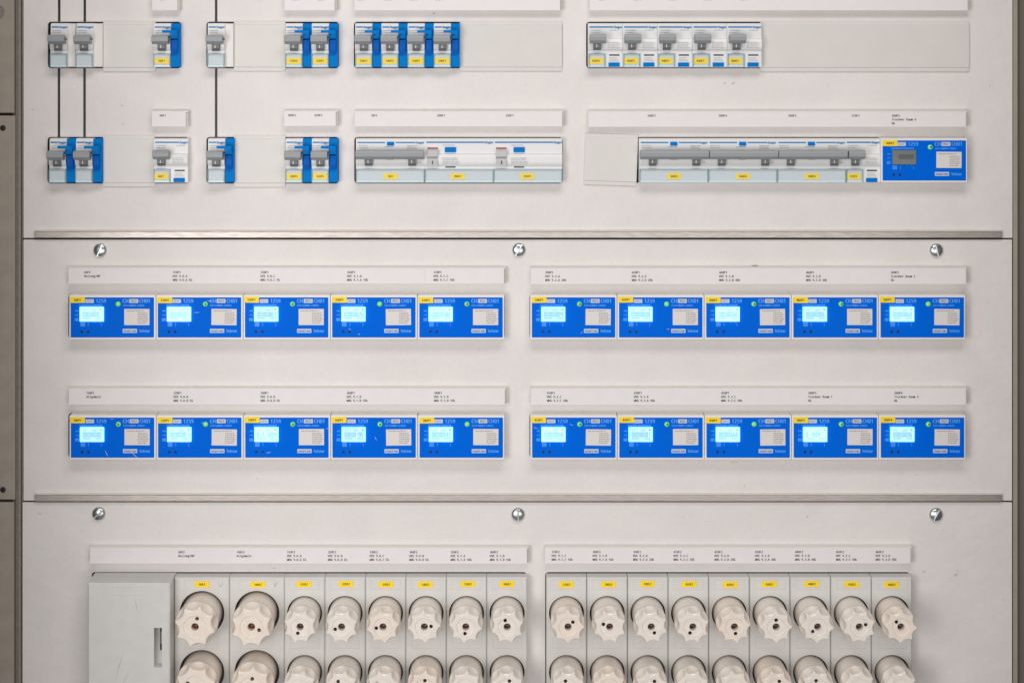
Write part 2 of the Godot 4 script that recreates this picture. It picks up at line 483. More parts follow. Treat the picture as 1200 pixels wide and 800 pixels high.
# ---------------------------------------------------------------- label strips
func strips() -> void:
	var rows := [
		[177.5, 210.5, -6, 12.2, "short white label strip above the single tagged breaker of the top row", [[187, ["60F1"]]]],
		[333, 395, -6, 12.2, "white label strip above the pair of breakers in the top row", [[341, ["310F5"]], [372, ["320F5"]]]],
		[415, 658.5, -6, 12.2, "long white label strip above the four adjoining breakers in the top row", [[418, ["330F5"]], [449, ["340F5"]], [480, ["350F5"]], [510, ["240F1"]]]],
		[691, 1136.5, -6, 12.2, "longest white label strip at the top, above five wide breakers", [[701, ["420F5"]], [742, ["430F5"]], [783, ["440F5"]], [825, ["450F5"]], [867, ["460F5"]]]],
		[178, 221, 130.3, 148.2, "short white label strip reading 60F1 between the two breaker rows", [[186.5, ["60F1"]]]],
		[332.5, 396.3, 130, 147.5, "white label strip with two codes between the two breaker rows", [[337, ["300F5"]], [368, ["320F5"]]]],
		[415.5, 661, 130.3, 148, "long white label strip above the three wide breakers of the second row", [[434.5, ["70F1"]], [512, ["200F1"]], [592.5, ["250F1"]]]],
		[690, 1135, 130.5, 148.5, "longest white label strip of the second row, naming a drying room", [[759, ["500F2"]], [842.5, ["500F4"]], [924, ["500F5"]], [998.5, ["510F1"]], [1045.5, ["500P2", "Trockner Raum 4", "UG"]]]],
		[79.5, 592.5, 314, 332.2, "white label strip naming Heizung/WP above the upper meters", [[98, ["60P2", "Heizung/WP"]], [202, ["310P1", "UVE 9.U.A", "WHG 9.U.A EG"]], [305, ["330P1", "UVE 9.U.C", "WHG 9.U.C EG"]], [406.5, ["350P1", "UVE 9.1.A", "WHG 9.1.A 1OG"]], [508, ["370P1", "UVE 9.1.C", "WHG 9.1.C 1OG"]]]],
		[622, 1134.5, 314.2, 332.6, "white label strip naming Trockner Raum 2 above the upper meters", [[639, ["390P1", "UVE 9.2.A", "WHG 9.2.A 2OG"]], [740.5, ["420P1", "UVE 9.2.D", "WHG 9.2.D 2OG"]], [843, ["440P1", "UVE 9.3.B", "WHG 9.3.B 3OG"]], [945, ["460P1", "UVE 9.3.D", "WHG 9.3.D 3OG"]], [1044.5, ["500P1", "Trockner Raum 2", "UG"]]]],
		[80, 593.5, 455.4, 473.8, "white label strip naming Allgemein, stained, above the lower meters", [[100.5, ["100P1", "Allgemein"]], [203, ["320P1", "UVE 9.U.B", "WHG 9.U.B EG"]], [305, ["340P1", "UVE 9.U.D", "WHG 9.U.D EG"]], [406, ["360P1", "UVE 9.1.B", "WHG 9.1.B 1OG"]], [508.5, ["380P1", "UVE 9.1.D", "WHG 9.1.D 1OG"]]]],
		[622, 1134.5, 455.4, 474, "white label strip naming Trockner Raum 1 and 3 above the lower meters", [[641, ["410P1", "UVE 9.2.C", "WHG 9.2.C 2OG"]], [743, ["430P1", "UVE 9.3.A", "WHG 9.3.A 3OG"]], [845.5, ["450P1", "UVE 9.3.C", "WHG 9.3.C 3OG"]], [947.5, ["500P3", "Trockner Raum 1", "UG"]], [1048.5, ["500P4", "Trockner Raum 3", "UG"]]]],
		[104.8, 619.5, 641.8, 660, "white label strip above the fuse caps beside the blank fuse cover", [[208.5, ["60F2", "Heizung/WP"]], [277, ["100F2", "Allgemein"]], [336, ["310F2", "UVE 9.U.A", "WHG 9.U.A EG"]], [384, ["320F2", "UVE 9.U.B", "WHG 9.U.B EG"]], [433, ["330F2", "UVE 9.U.C", "WHG 9.U.C EG"]], [479.5, ["340F2", "UVE 9.U.D", "WHG 9.U.D EG"]], [528, ["350F2", "UVE 9.1.A", "WHG 9.1.A 1OG"]], [574, ["360F2", "UVE 9.1.B", "WHG 9.1.B 1OG"]]]],
		[638.5, 1069.5, 641.6, 659.8, "white label strip above the nine adjoining fuse caps", [[646.5, ["370F2", "UVE 9.1.C", "WHG 9.1.C 1OG"]], [694.5, ["380F2", "UVE 9.1.D", "WHG 9.1.D 1OG"]], [742, ["390F2", "UVE 9.2.A", "WHG 9.2.A 2OG"]], [789.5, ["410F2", "UVE 9.2.C", "WHG 9.2.C 2OG"]], [837.5, ["420F2", "UVE 9.2.D", "WHG 9.2.D 2OG"]], [885, ["430F2", "UVE 9.3.A", "WHG 9.3.A 3OG"]], [932, ["440F2", "UVE 9.3.B", "WHG 9.3.B 3OG"]], [980, ["450F2", "UVE 9.3.C", "WHG 9.3.C 3OG"]], [1026.5, ["460F2", "UVE 9.3.D", "WHG 9.3.D 3OG"]]]],
	]
	for r in rows:
		var h := 0.0075
		var c := Vector3(px((r[0] + r[1]) / 2, h), py((r[2] + r[3]) / 2, h), 0)
		var t := thing("label_strip", r[4], "label strip", c, "label strips on the cover panels")
		var w := len_at(r[1] - r[0], h)
		var hh := len_at(r[3] - r[2], h)
		# holder: back plate with a lip along the top, proud edge along the foot, closed end
		var back := [[0.05, hh * 500 + 0.9], [2.4, hh * 500 + 0.9], [6.4, hh * 500 + 0.1], [6.4, hh * 500 - 0.9], [5.0, hh * 500 - 1.0], [5.0, -hh * 500 + 0.4], [7.2, -hh * 500 + 0.4], [7.5, -hh * 500], [0.05, -hh * 500]]
		part(t, "holder", run_x("hold%.5f %.5f" % [w, hh], back, -w / 2, w / 2, 0.0001), M.strip_plastic)
		var pw := w - (0.0015 if r[1] - r[0] > 100 else 0.0026)
		part(t, "paper_insert", slab(pw, hh - 0.0012, 0.0051, 0.0072, 0.0001, 0.0001), M.paper, Vector3(-(w - pw) / 2, -0.0003, 0))
		part(t, "end_stop", slab(0.0011, hh * 0.96, 0.0051, 0.0070, 0.0001, 0.0002), M.strip_end, Vector3(w / 2 - 0.00058, 0, 0))
		if r[0] < 90 and r[2] > 300 and r[2] < 320:
			part(t, "paper_joint", slab(0.0003, hh - 0.0014, 0.0072, 0.00726, 0.00005, 0.00002), M.strip_end, Vector3(px(498, h) - c.x, -0.0003, 0))
		for e in r[5]:
			for k in e[1].size():
				var strong: bool = e[0] < 110
				text(t, e[1][k], 0.0022, Vector3(px(e[0], h) - c.x, py(r[2] + 5.0 + 4.45 * k, h) - c.y, 0.00732), M.ink if strong else M.ink, mono, false, 0.88)

# ---------------------------------------------------------------- blank plates
func blanks() -> void:
	for b in [[120, 181.5, 24.5, 84, "cream blanking plate in the top row beside the breakers with long black lines", 0.0], [273.5, 334, 24.5, 83.5, "cream blanking plate in the top row before the breaker pair", 0.0], [538.6, 658.8, 25, 84, "wide cream blanking plate after the four adjoining breakers", 0.0], [892, 1137, 24.5, 84, "widest cream blanking plate after the five wide breakers", 0.0], [120, 181, 158.5, 219, "cream blanking plate in the second row beside two blue-sided breakers", 0.0], [273.5, 334, 158.5, 219.5, "cream blanking plate in the second row before the breaker pair", 0.0], [685.2, 747, 156.8, 217.4, "crooked cream blanking plate at the start of the second row", -2.0]]:
		var h := 0.003
		var t := thing("blanking_plate", b[4], "blanking plate", Vector3(px((b[0] + b[1]) / 2, h), py((b[2] + b[3]) / 2, h), 0), "cream blanking plates")
		var w := len_at(b[1] - b[0], h)
		var hh := len_at(b[3] - b[2], h)
		t.rotation_degrees.z = b[5]
		t.scale.z = 0.75
		var pr := [[0.06, hh * 500], [1.2, hh * 500], [1.8, hh * 500 - 0.4], [2.0, hh * 500 - 3.3], [2.9, hh * 500 - 3.9], [3.0, -hh * 500 + 4.6], [2.1, -hh * 500 + 3.9], [2.0, -hh * 500 + 0.4], [1.3, -hh * 500], [0.06, -hh * 500]]
		part(t, "plate", run_x("blank%.4f%.4f" % [w, hh], pr, -w / 2, w / 2, 0.0004), M.blank_plastic)

# ---------------------------------------------------------------- breakers
const PROFILE := [[-32, 22.2], [6.2, 22.2], [7.4, 21.4], [8.6, 7.3], [10.6, 6.3], [11.6, 3.6], [11.9, 1.0], [11.6, -1.8], [10.8, -4.2], [9.0, -5.0], [9.0, -21.4], [7.8, -22.3], [-32, -22.3]]
const AUX := [[-32, 22.0], [6.0, 22.0], [7.2, 21.2], [8.4, 7.3], [8.8, -5.0], [8.8, -21.2], [7.6, -22.1], [-32, -22.1]]
const HANDLE := [[11.0, 4.0], [10.5, 9.0], [17.0, 11.4], [19.6, 10.8], [20.6, 8.6], [20.2, 5.0], [16.5, 2.0], [11.6, 2.2]]
const STEM := [[10.5, 3.0], [15.6, 3.0], [15.2, -2.0], [13.4, -4.9], [9.0, -4.9]]

func toggle(t: Node3D, x: float, w: float, stems: Array, y := 0.0) -> void:
	var h := part(t, "handle", run_x("handle%.4f" % w, HANDLE, -w / 2, w / 2, 0.0004), M.handle_grey, Vector3(x, y, 0))
	for sx in stems:
		var s := part(h, "stem", run_x("stem", STEM, -0.0038, 0.0038, 0.0003), M.stem_grey, Vector3(sx, 0, 0))
		part(s, "on_mark", slab(0.0007, 0.0030, 0.0, 0.0002, 0.0001, 0.00005), M.mark_white, Vector3(-0.0004, -0.0004, 0.0153))
func window(t: Node3D, x: float, w: float, tag: String, pale := false, tag_x := 0.0, tag_w := 0.0140) -> void:
	var n := part(t, "label_window", slab(w - 0.0004, 0.0132, 0.0088, 0.0096, 0.0003, 0.0002), M.window_back, Vector3(x, -0.0150, 0))
	if tag != "":
		var g := part(n, "yellow_tag", slab(tag_w, 0.0060, 0.0096, 0.0100, 0.0003, 0.0001), M.yellow, Vector3(tag_x, -0.0006, 0))
		text(t, tag, 0.0022, Vector3(x + tag_x, -0.0156, 0.01004), M.ink, sans, true, 0.95, "tag_text")
	for e in [-1, 1]:
		part(n, "side_edge", slab(0.0007, 0.0132, 0.0090, 0.0112, 0.0002, 0.0002), M.window_edge, Vector3(e * (w / 2 - 0.0004), 0, 0))
	part(n, "top_edge", slab(w - 0.0016, 0.0005, 0.0090, 0.0110, 0.0001, 0.0001), M.window_edge, Vector3(0, 0.0063, 0))
	part(n, "lower_lip", slab(w - 0.0016, 0.0020, 0.0090, 0.0110, 0.0002, 0.0003), M.window_lip, Vector3(0, -0.0056, 0))
	part(n, "pane", slab(w - 0.0018, 0.0090, 0.0104, 0.0110, 0.0001, 0.0001), M.pane, Vector3(0, 0.0006, 0))
func brand(t: Node3D, x0: float, x1: float, y: float, gap := false) -> void:   # blue rule that ends in the maker's word
	var word := 0.0082
	var bar_end := x1 - word
	if gap:
		part(t, "blue_rule", slab(-0.0052 - x0, 0.0013, 0.0, 0.00012, 0.0001, 0.00003), M.brand_blue, Vector3((x0 - 0.0052) / 2, y, 0.0079))
		part(t, "blue_rule", slab(bar_end - 0.0052, 0.0013, 0.0, 0.00012, 0.0001, 0.00003), M.brand_blue, Vector3((bar_end + 0.0052) / 2, y, 0.0079))
	else:
		part(t, "blue_rule", slab(bar_end - x0, 0.0014, 0.0, 0.00012, 0.0001, 0.00003), M.brand_blue, Vector3((x0 + bar_end) / 2, y, 0.0079))
	text(t, ":hager", 0.0021, Vector3(bar_end + 0.0002, y, 0.0082), M.brand_blue, bold, false, 1.0, "maker_word")
func fine_print(t: Node3D, called: String, x: float, y: float, z: float, w: float, lines: int, pitch := 0.0017, sd := 1, ink := "print_grey") -> void:
	# lines of print too small to read, as broken thin strokes
	var key := "print%.4f %d %d" % [w, lines, sd]
	if not cache.has(key):
		var m := Mb.new()
		var r := RandomNumberGenerator.new()
		r.seed = sd * 77 + lines
		for k in lines:
			var X := -w / 2
			var end := w / 2 * r.randf_range(0.5, 1.0)
			while X < end:
				var l := r.randf_range(0.0004, 0.0016)
				var yy := -k * pitch
				m.quad(Vector3(X, yy - 0.00035, 0), Vector3(minf(X + l, end), yy - 0.00035, 0), Vector3(minf(X + l, end), yy + 0.00035, 0), Vector3(X, yy + 0.00035, 0))
				X += l + r.randf_range(0.0003, 0.0007)
		cache[key] = m.done()
	var o := part(t, called, cache[key], M[ink], Vector3(x, y, z))
	o.set_meta("kind", "stuff")
func breaker(at_px: Array, label: String, tag := "", aux := false, pale := false, group := "single breakers") -> void:
	var t := thing("circuit_breaker", label, "circuit breaker", Vector3(px((at_px[0] + at_px[1]) / 2, 0.009), py(at_px[2], 0.009), 0), group)
	var w := 0.0172
	part(t, "body", run_x("mcb", PROFILE, -w / 2, w / 2, 0.0003), M.device_white)
	brand(t, -0.0076, 0.0076, 0.0183)
	fine_print(t, "fine_print", -0.002, 0.0148, 0.0083, 0.010, 2, 0.0020, 2)
	toggle(t, -0.0002, 0.0166, [0.0006], -0.0008)
	part(t, "coupling_pin", lathe("pin", [[[1.1, 0], [1.1, 1.6], [0.8, 1.8], [0, 1.9]]], 12), M.stem_grey, Vector3(0.0081, 0.0062, 0.016)).rotation_degrees.y = 90
	window(t, 0, w, tag, pale)
	if aux:
		var a := part(t, "auxiliary_contact", run_x("aux", AUX, 0, 0.0086, 0.0002), M.aux_blue, Vector3(w / 2 + 0.0003, 0, 0))
		part(a, "link_arm", slab(0.0145, 0.0027, 0.0140, 0.0162, 0.0003, 0.0004), M.aux_blue, Vector3(-0.0002, 0.0139, 0))
		part(a, "hub", run_x("hub", [[8.0, 15.3], [15.8, 15.3], [16.2, 12], [15.4, 9.4], [14.2, 6.8], [8.2, 6.4]], 0, 0.0070, 0.0003), M.aux_blue, Vector3(0.0002, 0, 0))
		part(a, "slot", slab(0.0030, 0.0015, 0.0, 0.0008, 0.0001, 0.0001), M.port, Vector3(0.0022, 0.0108, 0.0152))
		part(a, "rocker", run_x("rocker", [[8.3, 5.6], [13.2, 5.4], [12.0, 1.5], [12.6, -4.0], [11.0, -8.6], [8.3, -8.8]], 0, 0.0062, 0.0004), M.aux_dark, Vector3(0.0009, 0, 0))
func filler(x0: float, x1: float, y: float, label: String) -> void:
	var t := thing("filler_strip", label, "filler strip", Vector3(px((x0 + x1) / 2, 0.006), py(y, 0.006), 0), "narrow white filler strips")
	var w := len_at(x1 - x0, 0.006)
	part(t, "strip", run_x("fill%.4f" % w, [[-32, 22.0], [5.0, 22.0], [6.0, 21.2], [6.0, -21.2], [5.0, -22.0], [-32, -22.0]], -w / 2, w / 2, 0.0003), M.device_ridge)
func body_w(w: float) -> ArrayMesh:
	return run_x("body%.4f" % w, PROFILE, -w / 2, w / 2, 0.0003)
func breaker_two(x0: float, x1: float, y: float, label: String, tag: String) -> void:
	var t := thing("residual_current_breaker", label, "circuit breaker", Vector3(px((x0 + x1) / 2, 0.009), py(y, 0.009), 0), "two-module breakers with blue test button")
	part(t, "body", body_w(0.0347), M.device_white)
	brand(t, -0.0160, 0.0162, 0.0183)
	fine_print(t, "fine_print", -0.0095, 0.0152, 0.0083, 0.011, 2, 0.0022, 3)
	fine_print(t, "fine_print", 0.0105, 0.0152, 0.0083, 0.011, 1, 0.0017, 4)
	toggle(t, -0.0080, 0.0165, [-0.0006])
	fine_print(t, "wiring_print", 0.0088, 0.0028, 0.0121, 0.0135, 4, 0.0017, 5)
	window(t, -0.0086, 0.0168, tag, false, -0.0009)
	part(t, "black_mark", slab(0.0102, 0.0014, 0.0090, 0.0092, 0.0001, 0.0001), M.black, Vector3(0.0090, -0.0098, 0))
	fine_print(t, "fine_print", 0.0090, -0.0125, 0.0092, 0.010, 3, 0.0015, 6)
	part(t, "test_button", slab(0.0110, 0.0042, 0.0086, 0.0108, 0.0004, 0.0005), M.button_blue, Vector3(0.0086, -0.0194, 0))
func breaker_four(x0: float, x1: float, y: float, label: String, tag: String) -> void:
	var t := thing("residual_current_breaker", label, "circuit breaker", Vector3(px((x0 + x1) / 2, 0.009), py(y, 0.009), 0), "four-module breakers with a full-width handle")
	part(t, "body", body_w(0.0692), M.device_white)
	brand(t, -0.0330, 0.0332, 0.0181, true)
	part(t, "test_button", slab(0.0070, 0.0036, 0.0072, 0.0096, 0.0004, 0.0005), M.button_blue, Vector3(0.0002, 0.0170, 0))
	fine_print(t, "fine_print", -0.026, 0.0152, 0.0083, 0.012, 2, 0.0022, 7)
	fine_print(t, "fine_print", 0.0, 0.0138, 0.0084, 0.012, 1, 0.0022, 8)
	fine_print(t, "fine_print", 0.0225, 0.0150, 0.0084, 0.011, 3, 0.0015, 9)
	toggle(t, 0.0, 0.0686, [-0.0214, 0.0222])
	fine_print(t, "fine_print", 0.0302, -0.0003, 0.0122, 0.0046, 2, 0.0017, 10)
	fine_print(t, "fine_print", 0.0, 0.0012, 0.0122, 0.008, 1, 0.0017, 11)
	window(t, 0, 0.0690, tag, false, 0.0004)
func switch_four(x0: float, x1: float, y: float, label: String, tag: String, tag_x: float) -> void:
	var t := thing("residual_current_switch", label, "circuit breaker", Vector3(px((x0 + x1) / 2, 0.009), py(y, 0.009), 0), "four-module breakers with a small rocker")
	part(t, "body", body_w(0.0692), M.device_white)
	brand(t, -0.0330, 0.0334, 0.0184)
	part(t, "red_mark", slab(0.0108, 0.0018, 0.0080, 0.0084, 0.0001, 0.0001), M.red_brown, Vector3(-0.0266, 0.0124, 0))
	var r := part(t, "rocker", run_x("rock4", [[8.0, 10.8], [12.5, 10.6], [14.6, 4.6], [11.9, 3.2], [13.6, 0.4], [13.0, -5.4], [9.0, -5.6]], -0.0054, 0.0054, 0.0003), M.rocker_grey, Vector3(-0.0266, 0, 0))
	part(r, "on_mark", slab(0.0009, 0.0036, 0.0, 0.0002, 0.0001, 0.00005), M.black, Vector3(0.0001, -0.0014, 0.0137))
	part(t, "test_button", slab(0.0112, 0.0050, 0.0076, 0.0104, 0.0005, 0.0006), M.button_blue, Vector3(-0.0088, 0.0110, 0))
	fine_print(t, "fine_print", -0.009, 0.0155, 0.0083, 0.015, 1, 0.0017, 12)
	fine_print(t, "wiring_print", -0.0078, 0.0028, 0.0122, 0.018, 4, 0.0017, 13)
	part(t, "black_mark", slab(0.0102, 0.0013, 0.0090, 0.0092, 0.0001, 0.0001), M.black, Vector3(-0.0088, -0.0064, 0))
	window(t, 0, 0.0690, tag, false, tag_x)

func breakers() -> void:
	var r1 := 53.0
	var r2 := 188.2
	breaker([58.5, 78.5, r1], "untagged grey-toggle breaker beside the post in the top row, crossed by a black line", "")
	filler(78.8, 88.0, r1, "white filler strip between the two untagged breakers of the top row")
	breaker([88.6, 108.6, r1], "untagged grey-toggle breaker in the top row, second from the post", "")
	filler(109.2, 119.6, r1, "white filler strip in the top row beside the first cream blanking plate")
	breaker([179.6, 199.6, r1], "breaker with yellow tag 60F1 and blue side contact standing alone in the top row", "60F1", true)
	breaker([243, 262.8, r1], "untagged grey-toggle breaker under the lone black line, top row", "")
	filler(263.2, 273.0, r1, "white filler strip beside the breaker under the lone black line")
	breaker([334.2, 354.2, r1], "breaker with pale tag 310F5 and blue side contact, top row pair", "310F5", true, true)
	breaker([365, 385, r1], "breaker with pale tag 320F5 and blue side contact, top row pair", "320F5", true, true)
	for i in 4:
		var tg: String = ["330F5", "340F5", "350F5", "240F1"][i]
		breaker([416 + 30.75 * i, 436 + 30.75 * i, r1], "breaker with pale tag %s, %s of four blue-sided breakers in the top row" % [tg, ORD[i]], tg, true, true)
	for i in 5:
		var tg: String = ["420F5", "430F5", "440F5", "450F5", "460F5"][i]
		breaker_two(689.3 + 40.75 * i, 729.8 + 40.75 * i, r1, "two-module breaker tagged %s, %s of five in the top row" % [tg, ORD[i]], tg)
	breaker([57, 77.4, r2], "untagged blue-sided breaker beside the post in the second row", "", true)
	breaker([88, 108.4, r2], "untagged blue-sided breaker in the second row, second from the post", "", true)
	breaker_two(179.8, 219.6, r2, "lone two-module breaker tagged 60F1 under a short label strip", "60F1")
	breaker([243.2, 263.2, r2], "untagged blue-sided breaker under the lone black line, second row", "", true)
	breaker([334.2, 354.4, r2], "breaker with pale tag 300F5 and blue side contact in the second row", "300F5", true, true)
	breaker([365, 385.2, r2], "breaker with bright tag 320F5 and blue side contact in the second row", "320F5", true)
	breaker_four(417, 497.4, r2, "wide breaker with full-width grey handle tagged 70F1", "70F1")
	switch_four(497.8, 578.2, r2, "wide breaker with small grey rocker and red mark, tagged 200F1", "200F1", -0.0014)
	switch_four(578.4, 658.8, r2, "wide breaker with small grey rocker and red mark, tagged 250F1", "250F1", -0.0005)
	for i in 3:
		var tg: String = ["500F2", "500F4", "500F5"][i]
		breaker_four(749.4 + 80.75 * i, 829.8 + 80.75 * i, r2, "wide breaker with full-width grey handle tagged %s" % tg, tg)
	breaker_two(991.6, 1031.6, r2, "two-module breaker tagged 510F1 beside the unlit blue meter", "510F1")

# ---------------------------------------------------------------- meters
const SEG := {"0": "abcdef", "1": "bc", "2": "abged", "3": "abgcd", "4": "fgbc", "5": "afgcd", "6": "afgedc", "7": "abc", "8": "abcdefg", "9": "abcdfg", "-": "g", " ": ""}
func lcd_image(digits: String, sd: int) -> Image:
	var W := 168
	var H := 100
	var im := Image.create(W, H, false, Image.FORMAT_RGB8)
	im.fill(Color(0.78, 0.975, 1.0))
	var ink := Color(0.14, 0.60, 0.84)
	var soft := Color(0.36, 0.76, 0.93)
	var r := RandomNumberGenerator.new()
	r.seed = sd
	for k in digits.length():
		var x := 20 + k * 17
		var y := 34
		var on: String = SEG[digits[k]]
		for s in on:
			match s:
				"a": im.fill_rect(Rect2i(x + 1, y, 10, 3), ink)
				"g": im.fill_rect(Rect2i(x + 1, y + 15, 10, 3), ink)
				"d": im.fill_rect(Rect2i(x + 1, y + 30, 10, 3), ink)
				"f": im.fill_rect(Rect2i(x, y + 1, 3, 15), ink)
				"b": im.fill_rect(Rect2i(x + 9, y + 1, 3, 15), ink)
				"e": im.fill_rect(Rect2i(x, y + 17, 3, 14), ink)
				"c": im.fill_rect(Rect2i(x + 9, y + 17, 3, 14), ink)
	for k in 5:
		im.fill_rect(Rect2i(22 + k * 11, 74, 8, 8), soft)
	for k in 4:
		im.fill_rect(Rect2i(112 + k * 11, 74, 7, 8), soft)
	for k in 4:
		im.fill_rect(Rect2i(84 + k * 9, 17, 6, 7), soft)
	im.fill_rect(Rect2i(144, 12, 10, 8), ink)
	im.fill_rect(Rect2i(22, 16, 8, 6), soft)
	im.fill_rect(Rect2i(36, 16, 8, 6), soft)
	return im
func screen_mesh(w: float, h: float) -> ArrayMesh:
	if cache.has("screen"):
		return cache["screen"]
	var st := SurfaceTool.new()
	st.begin(Mesh.PRIMITIVE_TRIANGLES)
	for k in [[0, 0], [0, 1], [1, 1], [0, 0], [1, 1], [1, 0]]:
		st.set_normal(Vector3(0, 0, 1))
		st.set_uv(Vector2(k[0], 1 - k[1]))
		st.add_vertex(Vector3((k[0] - 0.5) * w, (k[1] - 0.5) * h, 0))
	cache["screen"] = st.commit()
	return cache["screen"]
func meter(x: float, y: float, label: String, tag: String, digits: String, sd: int) -> void:
	var t := thing("energy_meter", label, "energy meter", Vector3(px(x, 0.0115), py(y, 0.0115), 0), "blue energy meters")
	var lit := digits != ""
	part(t, "housing", slab(0.0870, 0.0449, BACK, 0.0115, 0.0011, 0.0007), M.meter_white)
	var f := part(t, "front_film", slab(0.0836, 0.0402, 0.0115, 0.0118, 0.0006, 0.0001), M.meter_blue)
	var u := 0.000854        # one photograph pixel on the meter's face
	var L := -0.0418
	var T := 0.0201
	var z := 0.0118
	# display window
	var cx := L + 25.0 * u
	var cy := T - 19.6 * u
	var d := part(f, "display_window", slab(28.0 * u, 16.8 * u, z, z + 0.0013, 0.0003, 0.0001), M.lcd_glow if lit else M.meter_lcd_off, Vector3(cx, cy, 0))
	if lit:
		var m := StandardMaterial3D.new()
		m.resource_name = "display_" + tag
		m.albedo_color = Color(0.05, 0.06, 0.06)
		m.roughness = 0.35
		m.emission_enabled = true
		m.emission_operator = BaseMaterial3D.EMISSION_OP_MULTIPLY
		m.emission = Color.WHITE
		m.emission_texture = ImageTexture.create_from_image(lcd_image(digits, sd))
		m.emission_energy_multiplier = 1.15 + 0.12 * sin(sd * 2.1)
		part(f, "display_screen", screen_mesh(27.6 * u, 16.4 * u), m, Vector3(cx, cy, z + 0.00135))
	else:
		part(f, "display_digits", slab(18.0 * u, 5.5 * u, z + 0.0013, z + 0.00135, 0.0002, 0.00002), M.lcd_off_ink, Vector3(cx + 0.002, cy + 0.0005, 0))
	var tg := part(t, "yellow_tag", slab(17.4 * u, 6.9 * u, z, z + 0.0003, 0.0003, 0.0001), M.yellow, Vector3(L + (8.2 + 0.5 * sin(sd * 2.7)) * u, T - (3.0 + 0.35 * sin(sd * 1.9)) * u, 0))
	tg.rotation_degrees.z = 0.9 * sin(sd * 5.3)
	text(tg, tag, 0.0023, Vector3(0, 0, z + 0.00033), M.ink, sans, true, 0.95, "tag_text")
	var zt := z + 0.00004
	var zp := z + 0.00010
	part(f, "light_field", slab(9.8 * u, 4.5 * u, z, zp, 0.0003, 0.00002), M.meter_pill, Vector3(L + 22.4 * u, T - 4.3 * u, 0))
	text(f, "M22", 0.0020, Vector3(L + 22.4 * u, T - 4.3 * u, zp + 0.00003), M.print_grey, sans, true, 1.0)
	text(f, "1259", 0.0037, Vector3(L + 29.5 * u, T - 4.1 * u, zt), M.meter_print, mono, false, 0.85)
	text(f, "ELEKTRIZITAETSZAEHLER", 0.0016, Vector3(L + 10.0 * u, T - 9.3 * u, zt), M.meter_print, sans, false, 0.86)
	text(f, "CH", 0.0037, Vector3(L + 61.0 * u, T - 4.1 * u, zt), M.meter_print, sans, false, 0.95)
	part(f, "light_field", slab(10.4 * u, 4.7 * u, z, zp, 0.0003, 0.00002), M.meter_pill, Vector3(L + 74.3 * u, T - 4.2 * u, 0))
	text(f, "W22", 0.0021, Vector3(L + 74.3 * u, T - 4.2 * u, zp + 0.00003), M.ink_soft, sans, true, 1.0)
	text(f, "CH01", 0.0037, Vector3(L + 80.8 * u, T - 4.1 * u, zt), M.meter_print, sans, false, 0.88)
	text(f, "CH-CHM01-22022", 0.0017, Vector3(L + 61.5 * u, T - 9.4 * u, zt), M.meter_print, sans, false, 1.12)
	var s := part(f, "rating_sticker", slab(29.6 * u, 19.0 * u, z, z + 0.0002, 0.0003, 0.00005), M.meter_sticker, Vector3(L + 77.8 * u, T - (23.0 + 0.25 * sin(sd * 3.1)) * u, 0))
	s.rotation_degrees.z = 0.7 * sin(sd * 4.7)
	for k in SCRATCHES.get(tag, []):
		scratch(t, L + k[0] * u, T - k[1] * u, L + k[2] * u, T - k[3] * u, z + 0.00006, 0.00016)
	fine_print(t, "sticker_print", L + 77.5 * u, T - 15.8 * u, z + 0.00024, 24 * u, 1, 0.0018, 21, "ink_soft")
	fine_print(t, "sticker_print", L + 85.0 * u, T - 18.6 * u, z + 0.00024, 12.5 * u, 6, 0.0019, 22, "ink_soft")
	part(f, "logo_field", slab(16.8 * u, 4.7 * u, z, zp, 0.0005, 0.00002), M.meter_pill, Vector3(L + 69.6 * u, T - 39.2 * u, 0))
	text(f, "smart-me", 0.0021, Vector3(L + 69.6 * u, T - 39.3 * u, zp + 0.00003), M.aux_dark, sans, true, 1.0)
	text(f, "Telstar", 0.0028, Vector3(L + 80.0 * u, T - 39.3 * u, zt), M.meter_print, sans, false, 0.95)
	var green := part(t, "signal_light", lathe("led", [[[2.5, 0.0], [2.4, 0.5], [1.8, 1.1], [0.9, 1.4], [0, 1.5]]], 16), M.led_green, Vector3(L + 55.8 * u, T - 7.8 * u, z))
	if sd % 3 != 0:
		part(green, "dark_spot", slab(0.0016, 0.0018, 0.0016, 0.0019, 0.0007, 0.0001), M.port, Vector3(0.0004, 0.0002, 0))  # small dark patch on the front of the light
	for k in [[7.2, 15.8, 4.0, 1.4], [7.2, 20.6, 4.0, 0.9], [7.0, 26.0, 4.4, 3.6], [14.2, 31.6, 5.4, 5.0], [20.8, 31.6, 0.7, 4.4], [36.2, 32.2, 0.8, 3.4], [29.0, 29.2, 1.8, 0.7], [34.0, 29.2, 1.8, 0.7]]:
		part(f, "symbol", slab(k[2] * u, k[3] * u, z, zt, 0.0003, 0.00002), M.meter_symbol, Vector3(L + k[0] * u, T - k[1] * u, 0))
	for k in [13.0, 20.4]:
		part(t, "optical_port", lathe("port", [[[1.35, 0.0], [1.35, 0.25], [1.0, 0.35], [0.8, 0.1], [0, 0.05]]], 12), M.port, Vector3(L + k * u, T - 40.4 * u, z))
